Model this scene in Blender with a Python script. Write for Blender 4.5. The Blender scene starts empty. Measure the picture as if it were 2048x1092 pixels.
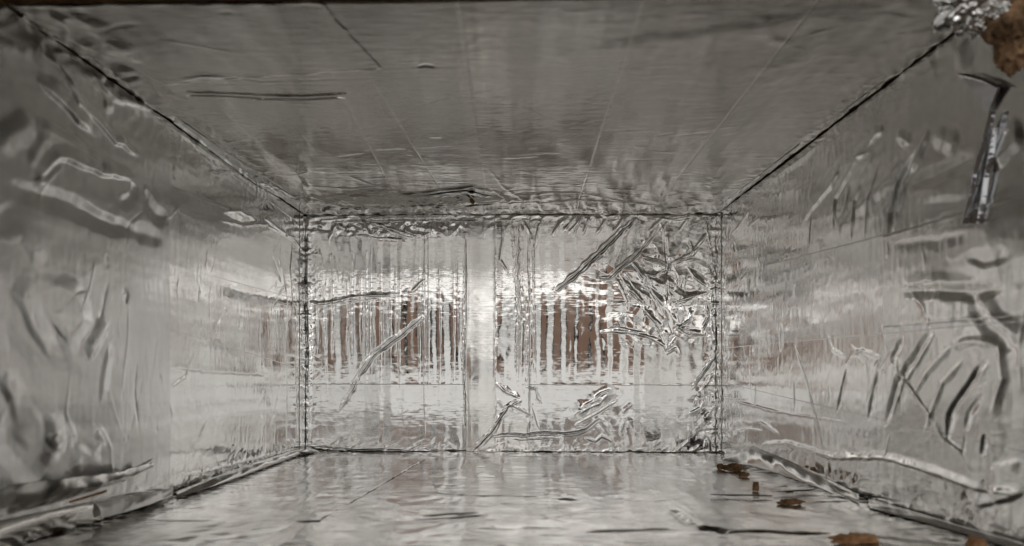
import bpy, math, random
import numpy as np
from mathutils import Vector

# ------------------------------------------------------------------ camera, light, exposure
sc = bpy.context.scene
F_PX, PPX, PPY = 1365.0, 1030.0, 755.0          # focal length and principal point, pixels of a 2048 wide frame
D = 0.533                                       # metres from lens to the back panel

cd = bpy.data.cameras.new('camera'); cam = bpy.data.objects.new('camera', cd)
sc.collection.objects.link(cam); sc.camera = cam
cam.location = (0, 0, 0); cam.rotation_euler = (math.radians(90), 0, 0)
cd.sensor_width = 36; cd.lens = F_PX / 2048 * 36
cd.shift_x = (1024 - PPX) / 2048; cd.shift_y = (PPY - 546) / 2048
cd.clip_start = 0.005; cd.clip_end = 50
cd.dof.use_dof = True; cd.dof.focus_distance = 0.48; cd.dof.aperture_fstop = 14

w = bpy.data.worlds.new('World'); sc.world = w; w.use_nodes = True
bg = w.node_tree.nodes['Background']
bg.inputs[0].default_value = (0.36, 0.354, 0.342, 1); bg.inputs[1].default_value = 1.0

def area_lamp(name, loc, target, sx, sy, power, col):
    l = bpy.data.lights.new(name, 'AREA'); l.shape = 'RECTANGLE'; l.size = sx; l.size_y = sy
    l.energy = power; l.color = col
    o = bpy.data.objects.new(name, l); sc.collection.objects.link(o); o.location = loc
    o.rotation_euler = (Vector(target) - Vector(loc)).to_track_quat('-Z', 'Y').to_euler()
    return o
# the room's soft lamp above and behind the camera, and a small cool lamp beside the lens
area_lamp('soft_room_lamp', (0.0, -2.0, 0.53), (0, 0.5, 0.03), 4.2, 0.42, 5.6, (1, 0.975, 0.94))
area_lamp('low_room_lamp', (0.0, -4.0, -0.38), (0, 0.5, -0.38), 7.0, 1.46, 12.5, (1, 0.975, 0.94))  # unseen fill light, added to brighten the back and side foil
area_lamp('small_cool_lamp', (0.10, 0.02, 0.16), (0.16, 0.4, 0.04), 0.02, 0.02, 0.007, (0.86, 0.93, 1))

sc.view_settings.view_transform = 'Standard'; sc.view_settings.look = 'None'
sc.view_settings.exposure = 0; sc.view_settings.gamma = 1
sc.cycles.max_bounces = 14; sc.cycles.glossy_bounces = 12; sc.cycles.diffuse_bounces = 4
sc.cycles.sample_clamp_indirect = 6; sc.cycles.use_denoising = True
sc.cycles.blur_glossy = 0.1

# ------------------------------------------------------------------ numpy noise
rng = np.random.default_rng(7)
_ANG = rng.random((256, 256)) * 2 * np.pi
_GX, _GY = np.cos(_ANG), np.sin(_ANG)
def perlin(x, y):
    xi = np.floor(x).astype(int); yi = np.floor(y).astype(int)
    fx, fy = x - xi, y - yi
    u = fx*fx*fx*(fx*(fx*6-15)+10); v = fy*fy*fy*(fy*(fy*6-15)+10)
    def g(ix, iy, dx, dy):
        a, b = ix & 255, iy & 255
        return _GX[a, b]*dx + _GY[a, b]*dy
    n00 = g(xi, yi, fx, fy); n10 = g(xi+1, yi, fx-1, fy)
    n01 = g(xi, yi+1, fx, fy-1); n11 = g(xi+1, yi+1, fx-1, fy-1)
    return (n00*(1-u)+n10*u)*(1-v) + (n01*(1-u)+n11*u)*v
def tri(x):
    return 2*np.abs(x - np.floor(x + 0.5))*2 - 1
def softtri(x):
    t = tri(x); return np.sign(t)*(np.sqrt(t*t+0.02)-0.14)
def crumple(s, t, lam, seed=0):
    """crumpled sheet: warped triangle waves in several directions; about unit slope times lam"""
    r = np.random.default_rng(seed + 100)
    h = 0
    for k in range(5):
        a = r.random()*np.pi; l = lam*(0.6 + r.random()*0.9); o = r.random(2)*50
        wv = perlin(s/(lam*1.4)+o[0], t/(lam*1.4)+o[1])*1.1
        gate = np.clip(perlin(s/(lam*1.8)+o[1]+9, t/(lam*1.8)+o[0]+5)*2.2+0.5, 0, 1)
        h = h + softtri((np.cos(a)*s+np.sin(a)*t)/l + wv)*l*gate
    return h*0.12
def smooth(x, a, b):
    q = np.clip((x-a)/(b-a), 0, 1); return q*q*(3-2*q)

# ------------------------------------------------------------------ materials
def new_mat(name):
    m = bpy.data.materials.new(name); m.use_nodes = True
    nt = m.node_tree; b = nt.nodes['Principled BSDF']
    return m, nt, b
def foil(name, rough=0.22, col=(0.80, 0.785, 0.755), grain='t', fine=1.0, dimple=1.0, smudge=0.06, seed=0.0):
    """aluminium foil: rolled grain, dimples, smudged gloss. UV is in centimetres on the panel."""
    m, nt, b = new_mat(name); N, L = nt.nodes, nt.links
    b.inputs['Metallic'].default_value = 1
    uv = N.new('ShaderNodeUVMap')
    def mapped(sx, sy):
        mp = N.new('ShaderNodeMapping'); mp.inputs['Scale'].default_value = (sx, sy, 1)
        mp.inputs['Location'].default_value = (seed*3.7, seed*1.9, seed)
        L.new(uv.outputs[0], mp.inputs[0]); return mp
    def noise(mp, scale, detail=3, rgh=0.5):
        n = N.new('ShaderNodeTexNoise'); n.inputs['Scale'].default_value = scale
        n.inputs['Detail'].default_value = detail; n.inputs['Roughness'].default_value = rgh
        L.new(mp.outputs[0], n.inputs['Vector']); return n
    # grain 't': threads run along t, so the relief is fine across s
    st = (1.0, 0.14) if grain == 't' else (0.14, 1.0)
    n1 = noise(mapped(*st), 7.0, 3, 0.6)
    n2 = noise(mapped(1, 1), 1.6, 1)
    ma = N.new('ShaderNodeMath'); ma.operation = 'MULTIPLY_ADD'; ma.inputs[1].default_value = 4.5*dimple/max(fine, 0.01)
    L.new(n2.outputs[0], ma.inputs[0]); L.new(n1.outputs[0], ma.inputs[2])
    bp = N.new('ShaderNodeBump'); bp.inputs['Strength'].default_value = 1; bp.inputs['Distance'].default_value = 0.000045*fine
    L.new(ma.outputs[0], bp.inputs['Height']); L.new(bp.outputs[0], b.inputs['Normal'])
    n3 = noise(mapped(1, 1), 0.55, 3, 0.6)
    mr = N.new('ShaderNodeMapRange'); mr.inputs[1].default_value = 0.3; mr.inputs[2].default_value = 0.7
    mr.inputs[3].default_value = max(0.04, rough-smudge); mr.inputs[4].default_value = rough+smudge
    L.new(n3.outputs[0], mr.inputs[0]); L.new(mr.outputs[0], b.inputs['Roughness'])
    n5 = noise(mapped(st[0]*0.6, st[1]*0.6), 1.3, 3, 0.65)
    mx = N.new('ShaderNodeMix'); mx.data_type = 'RGBA'
    mx.inputs[6].default_value = tuple(c*0.90 for c in col)+(1,); mx.inputs[7].default_value = tuple(min(1, c*1.06) for c in col)+(1,)
    L.new(n5.outputs[0], mx.inputs[0]); L.new(mx.outputs[2], b.inputs['Base Color'])
    return m
def fibre(name, c0=(0.10, 0.05, 0.022), c1=(0.36, 0.21, 0.11), scale=260):
    m, nt, b = new_mat(name); N, L = nt.nodes, nt.links
    tc = N.new('ShaderNodeTexCoord')
    n = N.new('ShaderNodeTexNoise'); n.inputs['Scale'].default_value = scale; n.inputs['Detail'].default_value = 6
    n.inputs['Roughness'].default_value = 0.7
    L.new(tc.outputs['Object'], n.inputs['Vector'])
    r = N.new('ShaderNodeValToRGB'); r.color_ramp.elements[0].position = 0.32; r.color_ramp.elements[1].position = 0.7
    r.color_ramp.elements[0].color = c0+(1,); r.color_ramp.elements[1].color = c1+(1,)
    L.new(n.outputs[0], r.inputs[0]); L.new(r.outputs[0], b.inputs['Base Color'])
    bp = N.new('ShaderNodeBump'); bp.inputs['Distance'].default_value = 0.0008; bp.inputs['Strength'].default_value = 1
    L.new(n.outputs[0], bp.inputs['Height']); L.new(bp.outputs[0], b.inputs['Normal'])
    b.inputs['Roughness'].default_value = 0.95; b.inputs['Specular IOR Level'].default_value = 0.15
    return m
M_BOARD = fibre('fibreboard')

# ------------------------------------------------------------------ object helpers
def tag(o, label=None, category=None, group=None, kind=None):
    for k, v in (('label', label), ('category', category), ('group', group), ('kind', kind)):
        if v: o[k] = v
    return o
def empty(name, loc=(0, 0, 0)):
    o = bpy.data.objects.new(name, None); o.empty_display_size = 0.02
    sc.collection.objects.link(o); o.location = loc; return o
def link_mesh(name, me, parent=None, mat=None):
    o = bpy.data.objects.new(name, me); sc.collection.objects.link(o)
    if mat: me.materials.append(mat)
    if parent:
        o.parent = parent
        pw = Vector((0, 0, 0)); p = parent
        while p: pw += p.location; p = p.parent
        o.location = -pw
    return o
def grid_mesh(name, P, uv, flip=False):
    """P (n,m,3) points; uv (n,m,2) -> smooth quad mesh"""
    n, m, _ = P.shape
    me = bpy.data.meshes.new(name)
    idx = np.arange(n*m).reshape(n, m)
    q = np.stack([idx[:-1, :-1], idx[1:, :-1], idx[1:, 1:], idx[:-1, 1:]], -1).reshape(-1, 4)
    if flip: q = q[:, ::-1]
    nf = len(q)
    me.vertices.add(n*m); me.vertices.foreach_set('co', P.reshape(-1).astype(np.float32))
    me.loops.add(nf*4); me.loops.foreach_set('vertex_index', q.reshape(-1).astype(np.int32))
    me.polygons.add(nf); me.polygons.foreach_set('loop_start', (np.arange(nf)*4).astype(np.int32))
    me.polygons.foreach_set('use_smooth', np.ones(nf, bool))
    ul = me.uv_layers.new(name='UVMap')
    ul.data.foreach_set('uv', uv.reshape(-1, 2)[q.reshape(-1)].reshape(-1).astype(np.float32))
    me.update(); me.validate()
    return me

# ------------------------------------------------------------------ panels of the box
def unproject(px, py, depth):
    return np.array([(px-PPX)/F_PX*depth, depth, (PPY-py)/F_PX*depth])
RATIO = 2.45
DF = D/RATIO
BTL, BTR, BBR, BBL = [unproject(x, y, D) for x, y in ((610, 431), (1433, 428), (1433, 906), (610, 902))]
FTL, FTR, FBR, FBL = [unproject(x, y, DF) for x, y in ((8, 8), (2015, -14), (2015, 1084), (8, 1103))]
BOX = empty('foil_lined_box', tuple((BBL+BBR+FBL+FBR)/4))
tag(BOX, 'open fibreboard box lined inside with wrinkled silver foil', 'box')

class Panel:
    """flat board with foil on its inner face. (s, t) in millimetres over the face, h in millimetres towards the inside"""
    def __init__(self, name, p00, p10, p11, p01):
        self.name = name; self.c = [np.array(p) for p in (p00, p10, p11, p01)]
        a, b, c, d = self.c
        self.Ls = 500*(np.linalg.norm(b-a)+np.linalg.norm(c-d)); self.Lt = 500*(np.linalg.norm(d-a)+np.linalg.norm(c-b))
        n = np.cross((b-a)+(c-d), (d-a)+(c-b)); self.n = n/np.linalg.norm(n)
        self.creases = []; self.extra = None; self.obj = None
        self.edge = dict(s0=1, s1=1, t0=1, t1=1)
    def pos(self, s, t, h=0.0):
        u = (np.asarray(s)/self.Ls)[..., None]; v = (np.asarray(t)/self.Lt)[..., None]
        a, b, c, d = self.c
        P = a*(1-u)*(1-v) + b*u*(1-v) + c*u*v + d*(1-u)*v
        return P + np.asarray(h)[..., None]*0.001*self.n if np.ndim(h) else P + self.n*h*0.001
    def st(self, px, py):
        """point of this panel's face seen at a pixel of the photograph -> (s, t)"""
        r = np.array([(px-PPX)/F_PX, 1, (PPY-py)/F_PX])
        s, t = self.Ls/2, self.Lt/2
        for _ in range(12):
            p = self.pos(s, t)
            e = np.array([p[0]-r[0]*p[1], p[2]-r[2]*p[1]])
            ps = self.pos(s+0.1, t); pt = self.pos(s, t+0.1)
            J = np.array([[ps[0]-r[0]*ps[1]-e[0], pt[0]-r[0]*pt[1]-e[0]], [ps[2]-r[2]*ps[1]-e[1], pt[2]-r[2]*pt[1]-e[1]]])/0.1
            ds = np.linalg.solve(J, -e); s += ds[0]; t += ds[1]
        return np.array([s, t])
    def pleat(self, pts, wd, amp, prof, lump=0.25, n=3):
        """a fold with finer sharp folds running along it"""
        self.crease(pts, wd, amp*0.6, prof, lump)
        P = np.array([self.st(*map(float, q.split(','))) for q in pts.split()])
        L = np.r_[0, np.cumsum(np.linalg.norm(np.diff(P, axis=0), axis=1))]
        for k in range(n):
            a = rng.random()*0.45; b = a+0.3+rng.random()*0.5; b = min(b, 1.0)
            m = max(3, int((b-a)*L[-1]/7)+1)
            q = np.linspace(a, b, m)*L[-1]
            X = np.stack([np.interp(q, L, P[:, i]) for i in (0, 1)], -1)
            tg = np.gradient(X, axis=0); tg /= np.linalg.norm(tg, axis=1)[:, None]+1e-9
            off = (rng.normal()*0.8+rng.normal(size=m)*0.35)*wd
            X = X+np.stack([-tg[:, 1], tg[:, 0]], -1)*off[:, None] if np.ndim(off) else X
            self.crease(list(X), max(0.5, wd*(0.22+0.2*rng.random())), amp*(0.25+0.3*rng.random())*(1 if rng.random() < 0.75 else -1), 's', 0.4)
    def crease(self, pts, wd, amp, prof='r', lump=0.25):
        P = [self.st(*map(float, q.split(','))) for q in pts.split()] if isinstance(pts, str) else [np.array(p, float) for p in pts]
        # resample to a smooth-ish, slightly wandering line
        Q = [P[0]]
        for a, b in zip(P[:-1], P[1:]):
            L = np.linalg.norm(b-a); k = max(1, int(L/4))
            nrm = np.array([-(b-a)[1], (b-a)[0]])/max(L, 1e-6)
            for i in range(1, k+1):
                j = rng.normal()*wd*0.18 if i < k else 0
                Q.append(a+(b-a)*i/k + nrm*j)
        self.creases.append((np.array(Q), wd, amp, prof, lump, rng.random()*100))
    def height(self, s, t):
        sh = s.shape; s = s.ravel(); t = t.ravel()
        h = np.zeros_like(s)
        order_s = s; 
        for Q, wd, amp, prof, lump, ph in self.creases:
            R = wd*4.5
            lo = Q.min(0)-R; hi = Q.max(0)+R
            m = np.nonzero((s > lo[0]) & (s < hi[0]) & (t > lo[1]) & (t < hi[1]))[0]
            if len(m) == 0: continue
            ss, tt = s[m], t[m]
            best = np.full(len(m), 1e9); sd = np.zeros(len(m)); al = np.zeros(len(m))
            acc = 0.0
            for a, b in zip(Q[:-1], Q[1:]):
                d = b-a; L = np.hypot(*d)
                if L < 1e-6: continue
                e = d/L
                x, y = ss-a[0], tt-a[1]
                k = np.clip(x*e[0]+y*e[1], 0, L)
                dx, dy = x-k*e[0], y-k*e[1]
                dd = dx*dx+dy*dy
                g = dd < best
                best[g] = dd[g]; sd[g] = np.sign(e[0]*y-e[1]*x)[g]; al[g] = (acc+k)[g]
                acc += L
            d = np.sqrt(best)
            f = np.clip(al/max(acc, 1e-6), 0, 1)
            taper = np.minimum(1, np.minimum(f, 1-f)*5)**0.7*0.85+0.15
            md = 1+lump*2.2*perlin(al/(wd*3.5+1.5)+ph, ph+al*0)
            W = wd*(0.55+0.45*taper)*np.clip(1+lump*1.6*perlin(al/(wd*3+1)+ph+40, ph+al*0), 0.4, 2)
            asym = 0.6+0.8*((ph*7.13) % 1)                      # facets of unequal pitch on the two sides
            def tent(dd, width):
                q = 1-np.sqrt(dd*dd+(0.14*width)**2)/width
                return 0.5*(q+np.sqrt(q*q+0.006))
            if prof == 'r': v = tent(d, np.where(sd > 0, W*1.75*asym, W*1.75*(2-asym)))
            elif prof == 's': v = np.exp(-np.sqrt((d/W)**2+0.03)*1.6)
            elif prof == 'f': v = tent(d, np.where(sd > 0, W*1.9, W*0.65))
            elif prof == 'p': v = tent(d, np.where(sd > 0, W*1.8*asym, W*1.8*(2-asym)))
            elif prof == 'd2':                                  # ridge with two sharp lips
                v = np.exp(-((d-W*0.7)/(W*0.4))**2)*(1+0.4*sd) - 0.3*np.exp(-(d/(W*0.35))**2)
            v = v*np.exp(-np.maximum(0, (d-R*0.75)/(R*0.12))**2)
            h[m] += amp*taper*md*v
        if self.extra is not None: h += self.extra(s, t)
        E = self.edge                                           # the foil turns back into the joint between two boards
        for key, dist in (('s0', s), ('s1', self.Ls-s), ('t0', t), ('t1', self.Lt-t)):
            wv = 1.0+0.8*perlin((t if key[0] == 's' else s)/14+3.1, s*0+ord(key[1]))
            h -= E[key]*0.5*np.clip(wv*1.6-0.5, 0.1, 2)*np.exp(-np.maximum(dist, 0)/np.maximum(0.3, 0.6*wv))
        return h.reshape(sh)
    def board(self, thick=9.0, es0=0.0, es1=0.0, et0=0.0, et1=0.0):
        ss = np.array([-es0, self.Ls+es1, self.Ls+es1, -es0]); tt = np.array([-et0, -et0, self.Lt+et1, self.Lt+et1])
        i = self.pos(ss, tt, np.full(4, -3.2)); o = self.pos(ss, tt, np.full(4, -3.2-thick))
        me = bpy.data.meshes.new(self.name)
        me.from_pydata([tuple(p) for p in np.vstack([i, o])], [], [(0, 1, 2, 3), (7, 6, 5, 4), (0, 4, 5, 1), (1, 5, 6, 2), (2, 6, 7, 3), (3, 7, 4, 0)])
        self.obj = link_mesh(self.name, me, BOX, M_BOARD)
        return self.obj
    def sheet(self, quad, res, mat, layer=0, lift=0.18, name='foil_strip', px=True, skirt=True, ragged=0.0, gap=0.1):
        """one strip or sheet of foil stuck on the board: quad = its four corners (s0t0, s1t0, s1t1, s0t1)"""
        if px: C = [self.st(*map(float, q.split(','))) for q in quad.split()]
        else: C = [np.array(q, float) for q in quad]
        ls = max(np.linalg.norm(C[1]-C[0]), np.linalg.norm(C[2]-C[3])); lt = max(np.linalg.norm(C[3]-C[0]), np.linalg.norm(C[2]-C[1]))
        n = max(3, int(ls/res)+1); m = max(3, int(lt/res)+1)
        u = np.linspace(0, 1, n)[:, None]; v = np.linspace(0, 1, m)[None, :]
        s = C[0][0]*(1-u)*(1-v)+C[1][0]*u*(1-v)+C[2][0]*u*v+C[3][0]*(1-u)*v
        t = C[0][1]*(1-u)*(1-v)+C[1][1]*u*(1-v)+C[2][1]*u*v+C[3][1]*(1-u)*v
        if ragged:
            ph = rng.random()*90
            du, dv = (C[1]-C[0])/ls, (C[3]-C[0])/lt
            wob = ragged*(perlin(v*lt/6+ph, v*0+ph)+0.5*perlin(v*lt/1.7+ph, v*0+ph))*(2*u-1)
            s = s+wob*du[0]; t = t+wob*du[1]
            wob = ragged*(perlin(u*ls/6+ph+30, u*0+ph)+0.5*perlin(u*ls/1.7+ph, u*0+ph+9))*(2*v-1)
            s = s+wob*dv[0]; t = t+wob*dv[1]
        h = self.height(s, t)+0.10+layer*gap
        de = np.minimum(np.minimum(u*ls, (1-u)*ls), np.minimum(v*lt, (1-v)*lt))
        ph = rng.random()*60
        h = h+lift*np.exp(-de/0.7)*np.clip(0.6+1.6*perlin(s/9+ph, t/9+ph), 0, 2)
        if skirt:
            h[0, :] -= 0.3; h[-1, :] -= 0.3; h[:, 0] -= 0.3; h[:, -1] -= 0.3
        me = grid_mesh(name, self.pos(s, t, h), np.stack([s/10, t/10], -1))
        return link_mesh(name, me, self.obj, mat)
    def fill(self, res, mat, **k):
        return self.sheet([(0, 0), (self.Ls, 0), (self.Ls, self.Lt), (0, self.Lt)], res, mat, px=False, **k)

back = Panel('back_panel', BBL, BBR, BTR, BTL)                   # s to the right, t up; normal towards the camera
KS = 1.10                                                         # the side panels reach a little further forward
left = Panel('side_panel', BBL+(FBL-BBL)*KS, BBL, BTL, BTL+(FTL-BTL)*KS)                   # s towards the back, t up
right = Panel('side_panel', BBR, BBR+(FBR-BBR)*KS, BTR+(FTR-BTR)*KS, BTR)                  # s towards the front, t up
ceil = Panel('top_panel', BTL, BTR, FTR, FTL)                    # s to the right, t towards the front
floor = Panel('bottom_panel', BBL+(FBL-BBL)*1.07, BBR+(FBR-BBR)*1.07, BBR, BBL)                # s to the right, t towards the back
for p in (left,): p.edge['s0'] = 0
right.edge['s1'] = 0; ceil.edge['t1'] = 0; floor.edge['t0'] = 0

back.board(es0=12.5, es1=12.5, et0=12.5, et1=12.5)
ceil.board(es0=12.5, es1=12.5, et0=3.1); floor.board(es0=12.5, es1=12.5, et1=3.1)
left.board(et0=3.1, et1=3.1, es1=3.1); right.board(et0=3.1, et1=3.1, es0=3.1)

def G(p, px, py, rs, rt):
    """soft round mask on a panel about a pixel of the photograph, radii in mm"""
    c = p.st(px, py)
    return lambda s, t: np.exp(-((s-c[0])/rs)**2-((t-c[1])/rt)**2)
def line_at(p, a, b, axis, value):
    """where the straight line through two pixels crosses s = value or t = value"""
    A = p.st(*a); B = p.st(*b); k = (value-A[axis])/(B[axis]-A[axis])
    return (A+(B-A)*k)[1-axis]

# ------------------------------------------------------------------ creases, folds and bulges
# back panel
B = back.crease
for pts, wd, am, pr in (
    ('845,633 800,671 747,710 716,755 692,802 676,821', 2.0, 1.0, 'd2'), ('848,560 823,583', 1.0, 0.5, 's'),
    ('621,610 661,605 733,593 804,590', 2.2, 0.7, 'f'), ('740,447 800,467 833,476', 1.8, 1.2, 'f'),
    ('700,474 733,471 757,478 814,481', 1.6, 0.9, 's'), ('676,443 660,475 655,500', 1.5, 0.8, 's'), ('705,450 690,480', 1.3, 0.7, 's'),
    ('850,440 851,600 849,760 850,880', 1.0, 0.55, 's'), ('858,440 857,800', 0.8, 0.3, 's'),
    ('928,436 930,560 928,700 930,800 934,905', 1.3, 1.1, 'd2'), ('990,436 991,600 990,765', 0.5, 0.5, 's'), ('991,770 990,860', 0.5, 0.3, 's'),
    ('1037,440 1034,560 1037,640 1036,770', 1.6, 0.9, 'd2'), ('1048,440 1046,560 1050,640 1046,800', 1.3, 0.9, 's'), ('1058,432 1057,520 1060,640 1059,770 1058,890', 1.0, -1.0, 's'),
    ('1068,450 1066,640 1070,770', 1.2, 0.8, 's'), ('1004,440 1006,480 1000,520 1016,545', 1.2, 0.9, 's'), ('1022,436 1026,470 1030,520', 1.3, 0.8, 's'),
    ('1040,436 1060,470 1066,520', 1.4, 0.8, 'f'), ('1085,436 1075,460 1068,500', 1.4, 0.8, 'f'),
    ('619,440 617,560 620,700 618,895', 1.6, 1.3, 'r'), ('619,893 660,896 709,902 814,904 842,888', 1.5, 1.2, 'd2'),
    ('709,902 760,899 830,903', 1.0, 0.7, 's'), ('640,900 900,903', 1.2, 0.8, 's'), ('930,905 1100,903 1240,906 1420,903', 1.3, 0.9, 's'),
    ('940,907 981,867 997,845 1015,813 1026,803', 2.1, 2.0, 'f'), ('1015,813 1035,806 1043,800', 2.0, 1.2, 's'),
    ('991,767 1007,781 1040,797', 2.2, 1.2, 'f'), ('994,799 1010,816', 1.0, 0.8, 's'), ('1024,810 1061,829', 1.1, 0.9, 's'),
    ('1052,773 1072,778 1075,794 1083,805', 0.9, 0.9, 's'), ('1064,806 1076,850 1080,862', 1.0, 0.4, 's'),
    ('983,872 1015,869 1048,872 1075,867 1142,869 1171,861 1198,840 1206,841', 1.5, 1.7, 'd2'),
    ('1169,875 1190,883 1203,872 1228,885', 1.2, 1.0, 's'), ('1136,834 1182,813 1217,789 1233,786', 4.2, 1.6, 'p'),
    ('1150,850 1190,828 1236,800', 1.2, 0.7, 's'), ('1246,826 1262,806', 1.6, 0.7, 's'), ('1247,880 1240,866 1246,840', 1.5, 0.6, 's'),
    ('1426,716 1383,778', 1.3, 1.4, 'd2'), ('1429,743 1402,783', 1.4, 1.2, 's'), ('1378,850 1376,883 1362,895', 1.2, 0.9, 's'),
    ('1271,434 1235,469 1195,508 1148,552 1112,581', 2.6, 1.5, 'd2'), ('1262,440 1210,500 1165,540', 1.4, 0.8, 's'),
    ('1332,450 1339,511 1337,571 1342,634 1350,673', 2.6, 2.3, 'p'), ('1326,460 1333,640', 1.0, 0.6, 's'),
    ('1306,472 1271,511 1246,530 1216,557 1202,557', 2.0, 1.3, 'd2'), ('1239,549 1260,582 1287,607 1290,632', 1.8, 1.4, 'f'),
    ('1249,544 1273,577 1293,601', 1.4, 1.0, 's'), ('1262,522 1287,557 1309,590 1331,618', 2.0, 1.5, 'f'), ('1287,618 1317,653 1328,684', 2.0, 1.3, 'f'),
    ('1235,560 1253,600 1256,620', 1.2, 0.9, 's'), ('1275,540 1300,585 1320,620 1330,640', 1.6, 1.0, 's'),
    ('1287,516 1312,522 1334,530', 1.7, 1.2, 'd2'), ('1287,546 1309,552 1334,538', 1.6, 1.3, 's'), ('1292,550 1288,570 1300,580', 1.2, 0.9, 's'),
    ('1345,527 1386,511 1416,464', 2.0, 1.3, 'f'), ('1378,480 1388,510', 1.4, 0.9, 's'), ('1345,530 1358,552 1350,575', 1.6, 1.1, 's'),
    ('1375,535 1389,555 1413,574', 1.8, 1.2, 'f'), ('1345,607 1372,598 1416,585', 1.8, 1.1, 's'), ('1350,651 1378,667 1413,670', 2.2, 1.5, 'f'),
    ('1411,607 1416,634 1405,659', 1.4, 1.6, 'd2'), ('1202,664 1224,662 1276,670 1304,678 1328,692 1334,708', 2.1, 1.5, 'f'),
    ('1352,672 1342,688 1330,700', 1.4, 1.4, 's'), ('1334,708 1350,697 1358,712', 1.3, 0.8, 's'), ('1330,660 1334,690', 1.5, 1.4, 's'),
    ('1308,436 1340,440 1380,434', 1.5, 0.9, 's'), ('1320,446 1326,462', 1.2, 0.9, 's'), ('1408,440 1416,470 1419,520 1417,560', 2.0, 1.2, 's'),
    ('1425,560 1420,620 1424,700', 1.5, 1.1, 's'), ('1372,545 1366,590 1370,620', 1.5, 1.1, 's'), ('1386,600 1380,640 1350,660', 1.6, 0.9, 's'),
    ('735,440 760,436 900,433', 1.2, 0.9, 'd2'), ('640,442 670,440 700,437', 1.2, 0.7, 's'), ('620,470 640,450 646,440', 1.6, 0.9, 's')):
    (back.pleat if wd >= 1.3 else back.crease)(pts, wd*0.8, am*0.66, pr, 0.5 if wd >= 1.7 and pr != 'r' else 0.15)
for k in range(26):                                             # short pleats where the foil is tucked under the top joint
    x = 1070+rng.random()*330 if k < 15 else 720+rng.random()*330
    dx = 18*rng.random()+6 if x > 1060 else rng.normal()*6
    B(f'{x+dx:.1f},{434+rng.random()*4:.1f} {x+dx*0.5:.1f},{446+rng.random()*5:.1f} {x-dx*0.3:.1f},{462+rng.random()*18:.1f}', 1.0+rng.random()*0.6, 0.35+rng.random()*0.4, 's')
for k in range(9):                                             # crumpled turn-up in the lower right corner
    x = 1395+rng.random()*32; y = 780+rng.random()*110
    B(f'{x:.1f},{y:.1f} {x+rng.normal()*12:.1f},{y+10+rng.random()*14:.1f}', 1.2+rng.random(), 0.4+rng.random()*0.5, 'f')
for x in np.arange(626, 925, 9.7):                              # pressed lines of the roller
    if rng.random() < 0.5: B(f'{x:.1f},{480+rng.random()*60:.0f} {x+rng.normal()*2:.1f},{620+rng.random()*40:.0f} {x:.1f},{700+rng.random()*120:.0f}', 0.7, 0.16+rng.random()*0.15, 's')
mc1 = G(back, 1320, 560, 42, 45); mc2 = G(back, 1415, 830, 10, 30); mc3 = G(back, 1210, 840, 26, 16); mc4 = G(back, 760, 455, 60, 6)
mtape = (back.st(930, 600)[0], back.st(1058, 600)[0])
mbow = (back.st(932, 600)[0], back.st(994, 600)[0])
def back_extra(s, t):
    fl = np.sin(2*np.pi*s/10.6+perlin(s/40+2, t/70)*1.5+perlin(s/13+6, t/60)*1.1+perlin(s/6, t/16)*0.35)
    fl = fl*(0.75+0.4*perlin(s/16+5, t/90+8))
    tape = smooth(s, mtape[0]-2, mtape[0]+2)*(1-smooth(s, mtape[1]-2, mtape[1]+2))
    low = 1-0.55*(1-smooth(t, 45, 75))
    h = 0.105*fl*(1-0.8*tape)*low*(1-0.5*np.clip(mc1(s, t), 0, 1))
    h += tape*0.10*np.sin(2*np.pi*s/17+1)
    bow = smooth(s, mbow[0]-3, mbow[0]+4)*(1-smooth(s, mbow[1]-3, mbow[1]+6))
    x_ = np.linspace(0, 200, 401); sl = np.interp(x_, [0, 20, 50, 75, 127, 166, 200], [0, 0.012, -0.01, -0.042, 0, 0.024, 0.03])
    h += bow*(np.interp(t, x_, np.cumsum(sl)*0.5)+1.0)
    h += 0.16*crumple(s, t, 20, 1)*mc1(s, t)+0.2*crumple(s, t, 12, 2)*mc2(s, t)+0.06*crumple(s, t, 12, 3)*mc3(s, t)+0.3*crumple(s, t, 8, 4)*mc4(s, t)
    h += 0.02*np.maximum(0, t-95)**2/84.0*0.5*(1-bow)
    ed = np.exp(-np.minimum(np.minimum(s, back.Ls-s), np.minimum(t, back.Lt-t))/4.5); h += 0.22*crumple(s, t, 8, 9)*ed
    h += 0.005*perlin(s/9, t/1.2)+0.03*perlin(s/5, t/9)+0.008*perlin(s/2.2, t/2.6)
    return h
back.extra = back_extra

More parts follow.
